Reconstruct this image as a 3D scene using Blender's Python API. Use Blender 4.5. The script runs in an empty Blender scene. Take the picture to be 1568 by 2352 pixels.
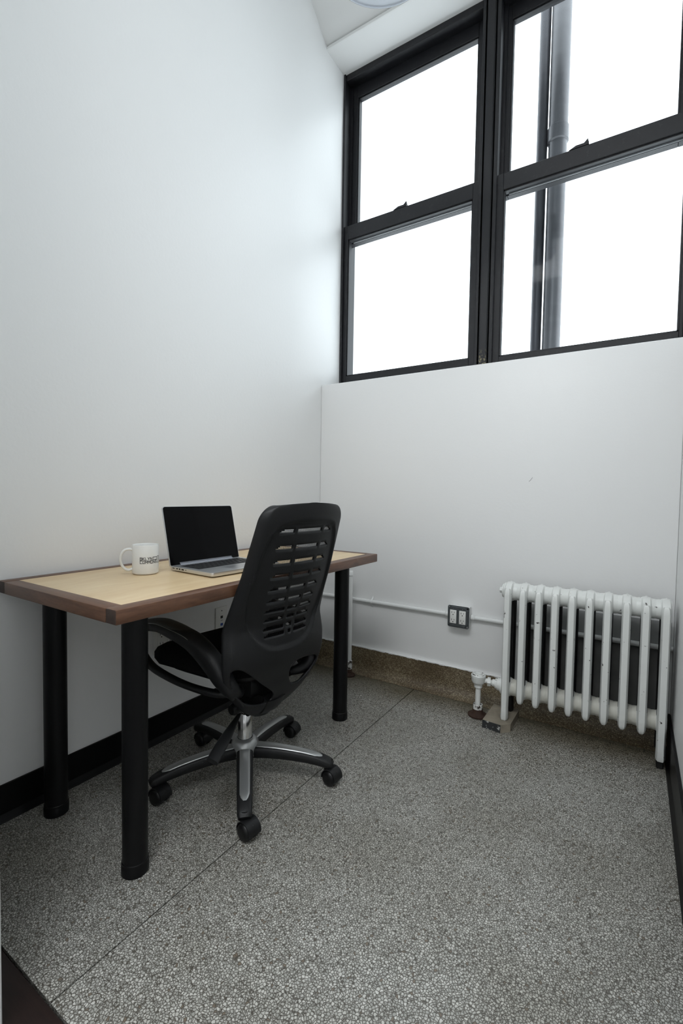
import bpy, bmesh, math, random
from mathutils import Vector, Matrix
random.seed(7)
scene = bpy.context.scene
COL = scene.collection
PI = math.pi
R = math.radians

# ------------------------------------------------------------------ camera
CAM = Vector((1.6131, -2.2999, 1.0241))
yaw, pitch, roll = 0.5645, -0.0408, 0.0166
fwd = Vector((-math.sin(yaw)*math.cos(pitch), math.cos(yaw)*math.cos(pitch), math.sin(pitch)))
right = Vector((math.cos(yaw), math.sin(yaw), 0))
up = right.cross(fwd)
r2 = right*math.cos(roll) + up*math.sin(roll)
u2 = up*math.cos(roll) - right*math.sin(roll)
cam = bpy.data.cameras.new('camera')
cam.sensor_fit = 'VERTICAL'
cam.sensor_height = 36.0
cam.lens = 1064.313/2352*36.0
cam.clip_start = 0.02
camo = bpy.data.objects.new('camera', cam)
COL.objects.link(camo)
m = Matrix((r2, u2, -fwd)).transposed().to_4x4()
m.translation = CAM
camo.matrix_world = m
scene.camera = camo

# ------------------------------------------------------------------ world and light
SKY = 3.4
world = bpy.data.worlds.new('overcast_sky')
scene.world = world
world.use_nodes = True
bg = world.node_tree.nodes['Background']
bg.inputs[0].default_value = (0.90, 0.965, 1.0, 1)
bg.inputs[1].default_value = SKY
world.cycles.sampling_method = 'AUTOMATIC'

def area_light(name, loc, rot, sx, sy, energy, color=(1, 1, 1), portal=False):
    l = bpy.data.lights.new(name, 'AREA')
    l.shape = 'RECTANGLE'
    l.size, l.size_y = sx, sy
    l.energy = energy
    l.color = color
    if portal:
        l.cycles.is_portal = True
    o = bpy.data.objects.new(name, l)
    o.location = loc
    o.rotation_euler = rot
    COL.objects.link(o)
    return o

W = 1.765           # room width
area_light('window_daylight_portal', (W/2, 0.42, 2.66), (R(-90), 0, 0), 1.9, 2.1, 1, portal=True)
HALL_POWER = 80
area_light('hall_ceiling_light', (1.15, -2.95, 3.66), (0, 0, 0), 2.0, 0.9, HALL_POWER, (0.95, 0.98, 1.0))

scene.view_settings.view_transform = 'Standard'
scene.view_settings.look = 'None'
scene.view_settings.exposure = 0.0
scene.view_settings.gamma = 1.0
scene.view_settings.use_curve_mapping = False
scene.cycles.use_denoising = True
scene.cycles.max_bounces = 8
scene.cycles.diffuse_bounces = 5
scene.cycles.glossy_bounces = 3
scene.cycles.use_light_tree = False
scene.cycles.use_adaptive_sampling = True
scene.cycles.adaptive_threshold = 0.04
scene.cycles.transparent_max_bounces = 12
scene.cycles.sample_clamp_indirect = 8

# ------------------------------------------------------------------ materials
def new_mat(name):
    mt = bpy.data.materials.new(name)
    mt.use_nodes = True
    return mt, mt.node_tree.nodes, mt.node_tree.links, mt.node_tree.nodes['Principled BSDF']

def mat(name, col, rough=0.5, metal=0.0, spec=0.5, bump=0.0, bscale=60.0, var=0.0, vscale=8.0, stretch=None):
    mt, n, l, b = new_mat(name)
    c = (*col, 1)
    b.inputs['Base Color'].default_value = c
    b.inputs['Roughness'].default_value = rough
    b.inputs['Metallic'].default_value = metal
    b.inputs['Specular IOR Level'].default_value = spec
    tc = n.new('ShaderNodeTexCoord')
    vec = tc.outputs['Object']
    if stretch:
        mp = n.new('ShaderNodeMapping')
        mp.inputs['Scale'].default_value = stretch
        l.new(vec, mp.inputs[0])
        vec = mp.outputs[0]
    if bump:
        nz = n.new('ShaderNodeTexNoise')
        nz.inputs['Scale'].default_value = bscale
        nz.inputs['Detail'].default_value = 4
        l.new(vec, nz.inputs['Vector'])
        bp = n.new('ShaderNodeBump')
        bp.inputs['Strength'].default_value = bump
        bp.inputs['Distance'].default_value = 0.004
        l.new(nz.outputs['Fac'], bp.inputs['Height'])
        l.new(bp.outputs[0], b.inputs['Normal'])
    if var:
        nz = n.new('ShaderNodeTexNoise')
        nz.inputs['Scale'].default_value = vscale
        nz.inputs['Detail'].default_value = 5
        l.new(vec, nz.inputs['Vector'])
        mx = n.new('ShaderNodeMix')
        mx.data_type = 'RGBA'
        mx.inputs[6].default_value = c
        mx.inputs[7].default_value = tuple(max(0, x*(1-var)) for x in col) + (1,)
        l.new(nz.outputs['Fac'], mx.inputs[0])
        l.new(mx.outputs[2], b.inputs['Base Color'])
    return mt

def chipped(name, base, chip, thr, scale, rough=0.4, metal=0.0, zlow=None):
    """paint with chips of another colour that have a shape of their own"""
    mt, n, l, b = new_mat(name)
    b.inputs['Roughness'].default_value = rough
    b.inputs['Metallic'].default_value = metal
    tc = n.new('ShaderNodeTexCoord')
    nz = n.new('ShaderNodeTexNoise')
    nz.inputs['Scale'].default_value = scale
    nz.inputs['Detail'].default_value = 6
    nz.inputs['Roughness'].default_value = 0.65
    l.new(tc.outputs['Object'], nz.inputs['Vector'])
    rp = n.new('ShaderNodeMapRange')
    rp.inputs[1].default_value = thr
    rp.inputs[2].default_value = thr + 0.02
    l.new(nz.outputs['Fac'], rp.inputs[0])
    fac = rp.outputs[0]
    if zlow is not None:                       # chips only low down (kicked / splashed area)
        sp = n.new('ShaderNodeSeparateXYZ')
        l.new(tc.outputs['Object'], sp.inputs[0])
        m2 = n.new('ShaderNodeMapRange')
        m2.inputs[1].default_value = zlow[0]
        m2.inputs[2].default_value = zlow[1]
        m2.inputs[3].default_value = 1
        m2.inputs[4].default_value = 0
        l.new(sp.outputs[2], m2.inputs[0])
        mm = n.new('ShaderNodeMath')
        mm.operation = 'MULTIPLY'
        l.new(fac, mm.inputs[0])
        l.new(m2.outputs[0], mm.inputs[1])
        fac = mm.outputs[0]
    mx = n.new('ShaderNodeMix')
    mx.data_type = 'RGBA'
    mx.inputs[6].default_value = (*base, 1)
    mx.inputs[7].default_value = (*chip, 1)
    l.new(fac, mx.inputs[0])
    l.new(mx.outputs[2], b.inputs['Base Color'])
    bp = n.new('ShaderNodeBump')
    bp.inputs['Strength'].default_value = 0.3
    bp.inputs['Distance'].default_value = 0.002
    l.new(nz.outputs['Fac'], bp.inputs['Height'])
    l.new(bp.outputs[0], b.inputs['Normal'])
    return mt

def terrazzo(name, dark, light_a, light_b, scale, edge, rough, stain=None, stain_amt=0.0, wallband=False, fleck=None):
    mt, n, l, b = new_mat(name)
    tc = n.new('ShaderNodeTexCoord')
    nzd = n.new('ShaderNodeTexNoise')
    nzd.inputs['Scale'].default_value = scale*1.1
    nzd.inputs['Detail'].default_value = 2
    l.new(tc.outputs['Object'], nzd.inputs['Vector'])
    vm = n.new('ShaderNodeVectorMath')
    vm.operation = 'MULTIPLY_ADD'
    vm.inputs[1].default_value = (0.6/scale,)*3
    l.new(nzd.outputs['Color'], vm.inputs[0])
    l.new(tc.outputs['Object'], vm.inputs[2])
    v1 = n.new('ShaderNodeTexVoronoi')
    v1.inputs['Scale'].default_value = scale
    l.new(vm.outputs[0], v1.inputs['Vector'])
    v2 = n.new('ShaderNodeTexVoronoi')
    v2.feature = 'DISTANCE_TO_EDGE'
    v2.inputs['Scale'].default_value = scale
    l.new(vm.outputs[0], v2.inputs['Vector'])
    sx = n.new('ShaderNodeSeparateXYZ')
    l.new(v1.outputs['Color'], sx.inputs[0])
    # chip colour
    chip = n.new('ShaderNodeMix'); chip.data_type = 'RGBA'
    chip.inputs[6].default_value = (*light_a, 1)
    chip.inputs[7].default_value = (*light_b, 1)
    l.new(sx.outputs[0], chip.inputs[0])
    last = chip.outputs[2]
    if fleck:
        gt = n.new('ShaderNodeMath'); gt.operation = 'GREATER_THAN'; gt.inputs[1].default_value = 0.985
        l.new(sx.outputs[1], gt.inputs[0])
        fm = n.new('ShaderNodeMix'); fm.data_type = 'RGBA'
        l.new(gt.outputs[0], fm.inputs[0]); l.new(last, fm.inputs[6]); fm.inputs[7].default_value = (*fleck, 1)
        last = fm.outputs[2]
    # matrix between the chips, its width varies from chip to chip
    mr = n.new('ShaderNodeMapRange')
    mr.inputs[1].default_value = edge*0.20
    mr.inputs[2].default_value = edge*1.15
    l.new(v2.outputs['Distance'], mr.inputs[0])
    mx = n.new('ShaderNodeMix'); mx.data_type = 'RGBA'
    mx.inputs[6].default_value = (*dark, 1)
    l.new(last, mx.inputs[7])
    l.new(mr.outputs[0], mx.inputs[0])
    last = mx.outputs[2]
    # large blotches of dirt
    nb = n.new('ShaderNodeTexNoise')
    nb.inputs['Scale'].default_value = 2.2
    nb.inputs['Detail'].default_value = 7
    nb.inputs['Roughness'].default_value = 0.62
    l.new(tc.outputs['Object'], nb.inputs['Vector'])
    rb = n.new('ShaderNodeMapRange')
    rb.inputs[1].default_value = 0.42
    rb.inputs[2].default_value = 0.72
    rb.inputs[3].default_value = 0.0
    rb.inputs[4].default_value = 1.0
    l.new(nb.outputs['Fac'], rb.inputs[0])
    if stain:
        st = n.new('ShaderNodeMix'); st.data_type = 'RGBA'; st.blend_type = 'MULTIPLY'
        st.inputs[7].default_value = (*stain, 1)
        l.new(last, st.inputs[6])
        sc = n.new('ShaderNodeMath'); sc.operation = 'MULTIPLY'; sc.inputs[1].default_value = stain_amt
        l.new(rb.outputs[0], sc.inputs[0])
        fac = sc.outputs[0]
        if wallband:                            # old brown residue along the foot of the window wall
            sp = n.new('ShaderNodeSeparateXYZ')
            l.new(tc.outputs['Object'], sp.inputs[0])
            ad = n.new('ShaderNodeMath'); ad.operation = 'MULTIPLY_ADD'
            ad.inputs[1].default_value = 0.35
            l.new(nb.outputs['Fac'], ad.inputs[0]); l.new(sp.outputs[1], ad.inputs[2])
            wb = n.new('ShaderNodeMapRange')
            wb.inputs[1].default_value = -0.16
            wb.inputs[2].default_value = 0.10
            l.new(ad.outputs[0], wb.inputs[0])
            mxm = n.new('ShaderNodeMath'); mxm.operation = 'MAXIMUM'
            l.new(fac, mxm.inputs[0]); l.new(wb.outputs[0], mxm.inputs[1])
            fac = mxm.outputs[0]
        l.new(fac, st.inputs[0])
        last = st.outputs[2]
    l.new(last, b.inputs['Base Color'])
    b.inputs['Roughness'].default_value = rough
    bp = n.new('ShaderNodeBump')
    bp.inputs['Strength'].default_value = 0.25
    bp.inputs['Distance'].default_value = 0.0015
    l.new(mr.outputs[0], bp.inputs['Height'])
    l.new(bp.outputs[0], b.inputs['Normal'])
    return mt

def wood(name, a, c, scale, axis_stretch, rough=0.4, contrast=1.0):
    mt, n, l, b = new_mat(name)
    tc = n.new('ShaderNodeTexCoord')
    mp = n.new('ShaderNodeMapping')
    mp.inputs['Scale'].default_value = axis_stretch
    l.new(tc.outputs['Object'], mp.inputs[0])
    nz = n.new('ShaderNodeTexNoise')
    nz.inputs['Scale'].default_value = scale
    nz.inputs['Detail'].default_value = 8
    nz.inputs['Roughness'].default_value = 0.6
    nz.inputs['Distortion'].default_value = 0.6
    l.new(mp.outputs[0], nz.inputs['Vector'])
    n2 = n.new('ShaderNodeTexNoise')
    n2.inputs['Scale'].default_value = scale*7
    n2.inputs['Detail'].default_value = 3
    l.new(mp.outputs[0], n2.inputs['Vector'])
    av = n.new('ShaderNodeMath'); av.operation = 'MULTIPLY_ADD'; av.inputs[1].default_value = 0.35
    l.new(n2.outputs['Fac'], av.inputs[0]); l.new(nz.outputs['Fac'], av.inputs[2])
    rm = n.new('ShaderNodeMapRange')
    rm.inputs[1].default_value = 0.5; rm.inputs[2].default_value = 0.85
    l.new(av.outputs[0], rm.inputs[0])
    mx = n.new('ShaderNodeMix'); mx.data_type = 'RGBA'
    mx.inputs[6].default_value = (*a, 1); mx.inputs[7].default_value = (*c, 1)
    l.new(rm.outputs[0], mx.inputs[0])
    l.new(mx.outputs[2], b.inputs['Base Color'])
    b.inputs['Roughness'].default_value = rough
    bp = n.new('ShaderNodeBump'); bp.inputs['Strength'].default_value = 0.08; bp.inputs['Distance'].default_value = 0.001
    l.new(n2.outputs['Fac'], bp.inputs['Height']); l.new(bp.outputs[0], b.inputs['Normal'])
    return mt

M = {}
M['wall'] = mat('white_wall_paint', (0.87, 0.872, 0.868), 0.42, bump=0.10, bscale=70)
M['ceiling'] = mat('ceiling_paint', (0.84, 0.84, 0.83), 0.6, bump=0.05, bscale=50)
M['floor'] = terrazzo('floor_terrazzo', (0.080, 0.073, 0.060), (0.32, 0.32, 0.295), (0.60, 0.595, 0.56), 172, 0.16, 0.36,
                      stain=(0.44, 0.40, 0.31), stain_amt=0.5, wallband=True, fleck=(0.19, 0.155, 0.12))
M['base'] = terrazzo('base_terrazzo', (0.085, 0.060, 0.032), (0.13, 0.092, 0.048), (0.42, 0.36, 0.24), 190, 0.20, 0.45,
                     stain=(0.34, 0.27, 0.18), stain_amt=0.8)
M['gap'] = mat('joint_dark', (0.03, 0.026, 0.02), 0.8)
M['black_base'] = mat('black_vinyl_base', (0.004, 0.004, 0.0045), 0.40, spec=0.2, bump=0.05, bscale=30)
M['concrete'] = mat('rough_concrete', (0.40, 0.35, 0.27), 0.85, bump=0.6, bscale=45, var=0.8, vscale=14)
M['block_front'] = chipped('black_painted_concrete', (0.016, 0.017, 0.018), (0.40, 0.40, 0.38), 0.57, 40, 0.6)
M['frame'] = chipped('black_window_paint', (0.006, 0.006, 0.0085), (0.013, 0.013, 0.015), 0.60, 40, 0.50)
M['mullion'] = chipped('worn_black_window_paint', (0.007, 0.007, 0.0095), (0.26, 0.22, 0.12), 0.53, 60, 0.40, zlow=(1.72, 1.80))
M['radiator'] = chipped('white_radiator_enamel', (0.74, 0.755, 0.735), (0.03, 0.025, 0.02), 0.66, 46, 0.38)
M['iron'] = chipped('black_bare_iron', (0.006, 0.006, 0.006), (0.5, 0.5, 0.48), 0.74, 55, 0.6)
M['grime'] = mat('grimy_white_enamel', (0.70, 0.69, 0.62), 0.5, bump=0.3, bscale=40, var=0.35, vscale=16)
M['rust'] = mat('rusty_iron', (0.055, 0.025, 0.014), 0.75, bump=0.6, bscale=90, var=0.6, vscale=40)
M['chip_rust'] = chipped('chipped_white_on_iron', (0.70, 0.70, 0.68), (0.03, 0.02, 0.016), 0.52, 70, 0.5)
M['conduit'] = mat('painted_conduit', (0.74, 0.75, 0.74), 0.4, bump=0.15, bscale=90)
M['steel'] = mat('galvanised_steel', (0.22, 0.24, 0.25), 0.38, metal=0.85, var=0.4, vscale=30)
M['screw'] = mat('bright_screw', (0.75, 0.75, 0.75), 0.25, metal=1.0)
M['outlet'] = mat('white_outlet_plastic', (0.78, 0.78, 0.75), 0.35)
M['slot'] = mat('dark_slot', (0.008, 0.008, 0.008), 0.6)
M['blue'] = mat('blue_jack', (0.02, 0.06, 0.28), 0.4)
M['maple'] = wood('maple_veneer', (0.80, 0.63, 0.40), (0.69, 0.50, 0.285), 3.2, (2.2, 0.55, 1), 0.38)
M['walnut'] = wood('walnut_edge', (0.165, 0.078, 0.042), (0.085, 0.038, 0.021), 9, (5, 0.7, 5), 0.38)
M['walnut_x'] = wood('walnut_edge_cross', (0.165, 0.078, 0.042), (0.085, 0.038, 0.021), 9, (0.7, 5, 5), 0.38)
M['endgrain'] = wood('walnut_end_grain', (0.05, 0.028, 0.019), (0.03, 0.017, 0.012), 40, (1, 1, 1), 0.55)
M['leg'] = mat('black_powder_coat', (0.0035, 0.0035, 0.004), 0.42, spec=0.25, bump=0.05, bscale=200)
M['plastic'] = mat('black_nylon', (0.0075, 0.0078, 0.0085), 0.48, spec=0.38, bump=0.12, bscale=400)
M['plastic_gloss'] = mat('black_plastic', (0.005, 0.005, 0.0055), 0.40, spec=0.35)
M['fabric'] = mat('black_fabric', (0.0025, 0.0025, 0.0027), 0.95, spec=0.15, bump=0.4, bscale=500)
M['pad'] = mat('arm_pad_urethane', (0.035, 0.033, 0.030), 0.42)
M['silver'] = mat('silver_paint', (0.42, 0.43, 0.43), 0.34, metal=0.75)
M['chrome'] = mat('chrome', (0.75, 0.75, 0.75), 0.12, metal=1.0)
M['mesh'] = mat('mesh_thread', (0.006, 0.006, 0.006), 0.8, spec=0.2)
M['alu'] = mat('aluminium', (0.66, 0.67, 0.68), 0.36, metal=0.85)
M['screen'] = mat('black_glass_screen', (0.003, 0.003, 0.0034), 0.10, spec=0.10, var=0.3, vscale=12)
M['key'] = mat('black_key', (0.01, 0.01, 0.011), 0.5)
M['ceramic'] = mat('white_ceramic', (0.80, 0.80, 0.78), 0.16)
M['print'] = mat('black_print', (0.01, 0.01, 0.011), 0.4)
M['lamp'] = mat('lamp_opal', (0.70, 0.75, 0.82), 0.35)
M['lamp_rim'] = mat('lamp_rim_metal', (0.75, 0.74, 0.76), 0.4, metal=0.3)
M['darkwood'] = wood('dark_wood_floor', (0.022, 0.012, 0.010), (0.012, 0.007, 0.006), 6, (0.8, 6, 1), 0.35)
M['pipe_out'] = mat('weathered_zinc', (0.15, 0.15, 0.16), 0.38, metal=0.3, var=0.3, vscale=6, stretch=(1, 1, 6))
M['pipe_dark'] = mat('weathered_lead', (0.07, 0.07, 0.08), 0.42, metal=0.3, var=0.3, vscale=6, stretch=(1, 1, 6))
M['strip'] = mat('pale_grey_strip', (0.30, 0.30, 0.30), 0.7)
M['mark'] = mat('pencil_mark', (0.35, 0.36, 0.36), 0.7)

def glass_mat():
    mt, n, l, b = new_mat('window_glass')
    n.remove(b)
    out = n['Material Output']
    t = n.new('ShaderNodeBsdfTransparent'); t.inputs[0].default_value = (0.95, 0.97, 0.98, 1)
    g = n.new('ShaderNodeBsdfGlossy'); g.inputs['Roughness'].default_value = 0.05
    fr = n.new('ShaderNodeFresnel'); fr.inputs[0].default_value = 1.12
    mx = n.new('ShaderNodeMixShader')
    l.new(fr.outputs[0], mx.inputs[0]); l.new(t.outputs[0], mx.inputs[1]); l.new(g.outputs[0], mx.inputs[2])
    l.new(mx.outputs[0], out.inputs[0])
    return mt
M['glass'] = glass_mat()

# ------------------------------------------------------------------ mesh helpers
class MB:
    def __init__(s):
        s.v, s.f, s.mi = [], [], []
    def add(s, verts, faces, mi=0):
        o = len(s.v)
        s.v += [tuple(p) for p in verts]
        s.f += [tuple(i + o for i in f) for f in faces]
        s.mi += [mi]*len(faces)
        return s
    def box(s, a, b, bev=0.0, seg=1, mi=0, mat4=None):
        bm = bmesh.new()
        bmesh.ops.create_cube(bm, size=1)
        c = [(a[i]+b[i])/2 for i in range(3)]
        d = [abs(b[i]-a[i]) for i in range(3)]
        for v in bm.verts:
            v.co = Vector((c[0]+v.co.x*d[0], c[1]+v.co.y*d[1], c[2]+v.co.z*d[2]))
        if bev:
            bmesh.ops.bevel(bm, geom=list(bm.edges), offset=min(bev, min(d)*0.49), segments=seg, profile=0.5, affect='EDGES')
        return s.bm(bm, mi, mat4)
    def bm(s, bm, mi=0, mat4=None):
        bm.verts.index_update()
        vs = [(mat4 @ v.co) if mat4 else v.co for v in bm.verts]
        s.add(vs, [[v.index for v in f.verts] for f in bm.faces], mi)
        bm.free()
        return s
    def lathe(s, prof, c=(0, 0, 0), axis='z', n=32, mi=0, cap=True):
        """prof: list of (radius, height along axis)"""
        vs, fs = [], []
        for (r, h) in prof:
            for k in range(n):
                a = 2*PI*k/n
                x, y = r*math.cos(a), r*math.sin(a)
                p = {'z': (x, y, h), 'x': (h, x, y), 'y': (y, h, x)}[axis]
                vs.append((c[0]+p[0], c[1]+p[1], c[2]+p[2]))
        for i in range(len(prof)-1):
            for k in range(n):
                k2 = (k+1) % n
                fs.append((i*n+k, i*n+k2, (i+1)*n+k2, (i+1)*n+k))
        if cap:
            if prof[0][0] > 1e-6: fs.append(tuple(reversed(range(n))))
            if prof[-1][0] > 1e-6: fs.append(tuple((len(prof)-1)*n+k for k in range(n)))
        return s.add(vs, fs, mi)
    def sweep(s, path, sizes, lateral=(0, 1, 0), n=12, closed=False, power=2.0, mi=0, cap=True):
        """path pts, sizes (half lateral, half normal) ; section keeps the lateral axis"""
        path = [Vector(p) for p in path]
        N = len(path)
        vs, fs = [], []
        for i, p in enumerate(path):
            if closed:
                t = path[(i+1) % N] - path[(i-1) % N]
            else:
                t = path[min(i+1, N-1)] - path[max(i-1, 0)]
            t.normalize()
            lat = Vector(lateral)
            lat = (lat - t*lat.dot(t)).normalized()
            nor = t.cross(lat)
            a, b = sizes[i] if isinstance(sizes, list) else sizes
            for k in range(n):
                th = 2*PI*k/n
                cx, sx = math.cos(th), math.sin(th)
                ex = math.copysign(abs(cx)**(2/power), cx)
                ey = math.copysign(abs(sx)**(2/power), sx)
                vs.append(p + lat*a*ex + nor*b*ey)
        rng = N if closed else N-1
        for i in range(rng):
            j = (i+1) % N
            for k in range(n):
                k2 = (k+1) % n
                fs.append((i*n+k, i*n+k2, j*n+k2, j*n+k))
        if cap and not closed:
            fs.append(tuple(reversed(range(n))))
            fs.append(tuple((N-1)*n+k for k in range(n)))
        return s.add(vs, fs, mi)
    def tube(s, path, r, n=12, lateral=(0, 0, 1), mi=0):
        return s.sweep(path, (r, r), lateral, n, mi=mi)
    def extrude_x(s, prof, x0, x1, mi=0):
        """closed profile in (y, z) run along x"""
        n = len(prof)
        vs = [(x0, y, z) for y, z in prof] + [(x1, y, z) for y, z in prof]
        fs = [(i, (i+1) % n, n+(i+1) % n, n+i) for i in range(n)]
        fs += [tuple(reversed(range(n))), tuple(range(n, 2*n))]
        return s.add(vs, fs, mi)
    def prism(s, poly, z0, z1, mi=0):
        n = len(poly)
        vs = [(x, y, z0) for x, y in poly] + [(x, y, z1) for x, y in poly]
        fs = [(i, (i+1) % n, n+(i+1) % n, n+i) for i in range(n)]
        fs += [tuple(reversed(range(n))), tuple(range(n, 2*n))]
        return s.add(vs, fs, mi)
    def build(s, name, mats, parent=None, smooth=35, loc=None, rot=None):
        me = bpy.data.meshes.new(name)
        me.from_pydata(s.v, [], s.f)
        if not isinstance(mats, (list, tuple)):
            mats = [mats]
        for mm in mats:
            me.materials.append(mm)
        for p, i in zip(me.polygons, s.mi):
            p.material_index = i
        bm = bmesh.new(); bm.from_mesh(me)
        bmesh.ops.recalc_face_normals(bm, faces=bm.faces)
        bm.to_mesh(me); bm.free()
        if smooth:
            me.polygons.foreach_set('use_smooth', [True]*len(me.polygons))
            me.set_sharp_from_angle(angle=R(smooth))
        o = bpy.data.objects.new(name, me)
        COL.objects.link(o)
        if parent: o.parent = parent
        if loc: o.location = loc
        if rot: o.rotation_euler = rot
        return o

def catmull(pts, per=6, closed=False):
    P = [Vector(p) for p in pts]
    N = len(P)
    out = []
    segs = N if closed else N-1
    for i in range(segs):
        if closed:
            a, b, c, d = P[(i-1) % N], P[i], P[(i+1) % N], P[(i+2) % N]
        else:
            a, b, c, d = P[max(i-1, 0)], P[i], P[i+1], P[min(i+2, N-1)]
        for k in range(per):
            t = k/per
            out.append(0.5*((2*b)+(c-a)*t+(2*a-5*b+4*c-d)*t*t+(3*b-a-3*c+d)*t*t*t))
    if not closed:
        out.append(P[-1].copy())
    return out

def empty(name, loc=(0, 0, 0), rz=0.0):
    o = bpy.data.objects.new(name, None)
    o.empty_display_size = 0.05
    o.location = loc
    o.rotation_euler = (0, 0, rz)
    COL.objects.link(o)
    return o
def tag(o, label, cat, group=None):
    o['label'] = label; o['category'] = cat
    if group: o['group'] = group
    return o
def struct(o, label=None):
    o['kind'] = 'structure'
    if label: o['label'] = label
    return o
def lerp(a, b, t): return a+(b-a)*t
def interp(x, xs, ys):
    if x <= xs[0]: return ys[0]
    for i in range(len(xs)-1):
        if x <= xs[i+1]:
            return lerp(ys[i], ys[i+1], (x-xs[i])/(xs[i+1]-xs[i]))
    return ys[-1]
def smoothstep(a, b, x):
    t = min(1, max(0, (x-a)/(b-a)))
    return t*t*(3-2*t)

# ================================================================== THE ROOM
ZC = 3.86            # ceiling
ZSILL = 1.668
ZHEAD = 3.60
YW = 0.20            # window plane
YN = -1.86           # near wall face

# floor: a dark bed with two terrazzo panels and a fine joint between them
fl = MB().box((-0.12, YN, -0.12), (W+0.12, 0.17, -0.012)).build('floor', M['gap'], smooth=0)
struct(fl, 'speckled grey terrazzo floor with one straight joint running to the window wall')
MB().box((-0.02, YN+0.004, -0.02), (0.6635, 0.0, 0.0)).build('terrazzo_panel', M['floor'], fl, smooth=0)
MB().box((0.6675, YN+0.004, -0.02), (W+0.02, 0.0, 0.0)).build('terrazzo_panel', M['floor'], fl, smooth=0)
th = MB().box((-0.2, -2.35, -0.12), (W+0.6, YN, 0.001), 0.002).build('trim_1', M['darkwood'], smooth=0)
struct(th, 'dark brown wooden threshold at the doorway')
hf = MB().box((-1.2, -4.5, -0.12), (3.2, -2.35, 0.0)).build('floor_hall', M['darkwood'], smooth=0)
struct(hf)

wl = MB().box((-0.12, -2.06, 0), (0.0, 0.5, ZC)).build('wall_left', M['wall'], smooth=0)
struct(wl, 'plain white painted wall behind the desk')
wr = MB().box((W, -2.06, 0), (W+0.12, 0.5, ZC)).build('wall_right', M['wall'], smooth=0)
struct(wr, 'white painted wall at the right edge, past the radiator')

wb = MB().box((0, 0, 0), (W, 0.30, ZSILL), 0.006, 2).build('wall_back', M['wall'], smooth=35)
struct(wb, 'white painted wall below the black windows')
# lintel with a rounded nose, a narrow fascia and a plaster cove above it
prof = [(0.34, ZHEAD), (0.012, ZHEAD), (0.002, ZHEAD+0.004), (0.0, ZHEAD+0.014), (0.002, ZHEAD+0.020), (0.016, ZHEAD+0.022), (0.016, ZHEAD+0.027), (0.0, ZHEAD+0.029),
        (-0.012, ZHEAD+0.034), (-0.030, ZHEAD+0.044), (-0.060, ZHEAD+0.066), (-0.10, ZHEAD+0.10), (-0.15, ZHEAD+0.135),
        (-0.22, ZHEAD+0.17), (-0.32, ZHEAD+0.20), (-0.46, ZHEAD+0.222), (-0.62, ZHEAD+0.23), (-0.62, ZC+0.05), (0.34, ZC+0.05)]
hd = MB().extrude_x(prof, 0, W).build('lintel', M['ceiling'], wb, smooth=40)
ce = MB().box((-0.12, -2.06, ZHEAD+0.23), (W+0.12, -0.60, ZC+0.05)).build('ceiling', M['ceiling'], smooth=0)
struct(ce)
# wall with the doorway the camera looks through
wf = MB()
wf.box((0, -2.06, 0), (0.45, YN, ZC))
wf.box((0.45, -2.06, 3.55), (1.72, YN, ZC))
wf.box((1.72, -2.06, 0), (W, YN, ZC))
wfo = wf.build('wall_front', M['wall'], smooth=0); struct(wfo)
jb = MB().box((0.45, -2.04, 0), (0.645, -1.93, 3.55), 0.003).build('trim_2', M['wall'], smooth=0)
struct(jb, 'white door jamb at the left edge')
# corridor behind the camera
wh = MB()
wh.box((-1.3, -4.6, 0), (3.3, -4.5, 3.75))
wh.box((-1.3, -4.5, 0), (-1.2, -1.95, 3.75))
wh.box((3.2, -4.5, 0), (3.3, -1.95, 3.75))
wh.box((-1.2, -2.06, 0), (-0.12, -1.95, 3.75))
wh.box((W+0.12, -2.06, 0), (3.2, -1.95, 3.75))
who = wh.build('wall_hall', M['wall'], smooth=0); struct(who)
ch = MB().box((-1.3, -4.6, 3.75), (3.3, -2.06, 3.85)).build('ceiling_hall', M['ceiling'], smooth=0); struct(ch)
fx = MB()
fx.box((0.12, -3.43, 3.69), (0.15, -2.47, 3.75)); fx.box((2.15, -3.43, 3.69), (2.18, -2.47, 3.75))
fx.box((0.15, -3.43, 3.69), (2.15, -3.40, 3.75)); fx.box((0.15, -2.50, 3.69), (2.15, -2.47, 3.75))
fxo = fx.build('trim_3', M['lamp_rim'], smooth=0); struct(fxo)

# baseboards
bl = MB()
bl.box((0, YN, 0.0), (0.010, -0.02, 0.112), 0.002)
bl.add([(0.010, YN, 0.022), (0.022, YN, 0.0), (0.010, YN, 0.0), (0.010, -0.02, 0.022), (0.022, -0.02, 0.0), (0.010, -0.02, 0.0)],
       [(0, 1, 4, 3), (0, 2, 1), (3, 4, 5)])
struct(bl.build('baseboard_left', M['black_base'], smooth=0), 'black vinyl base along the wall behind the desk')
br = MB()
br.box((W-0.010, YN, 0.0), (W, -0.02, 0.150), 0.002)
br.add([(W-0.010, YN, 0.022), (W-0.020, YN, 0.0), (W-0.010, YN, 0.0), (W-0.010, -0.02, 0.022), (W-0.020, -0.02, 0.0), (W-0.010, -0.02, 0.0)],
       [(0, 1, 4, 3), (0, 2, 1), (3, 4, 5)])
struct(br.build('baseboard_right', M['black_base'], smooth=0), 'black vinyl base along the right wall')
prof = [(0.0, 0.143), (-0.010, 0.141), (-0.013, 0.132), (-0.016, 0.055), (-0.021, 0.036), (-0.031, 0.021), (-0.046, 0.009), (-0.066, 0.0012), (0.0, 0.0)]
bb = MB().extrude_x(prof, 0.0, W).build('baseboard_back', M['base'], smooth=40)
struct(bb, 'worn brown terrazzo base with a coved foot below the window wall')
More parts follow.
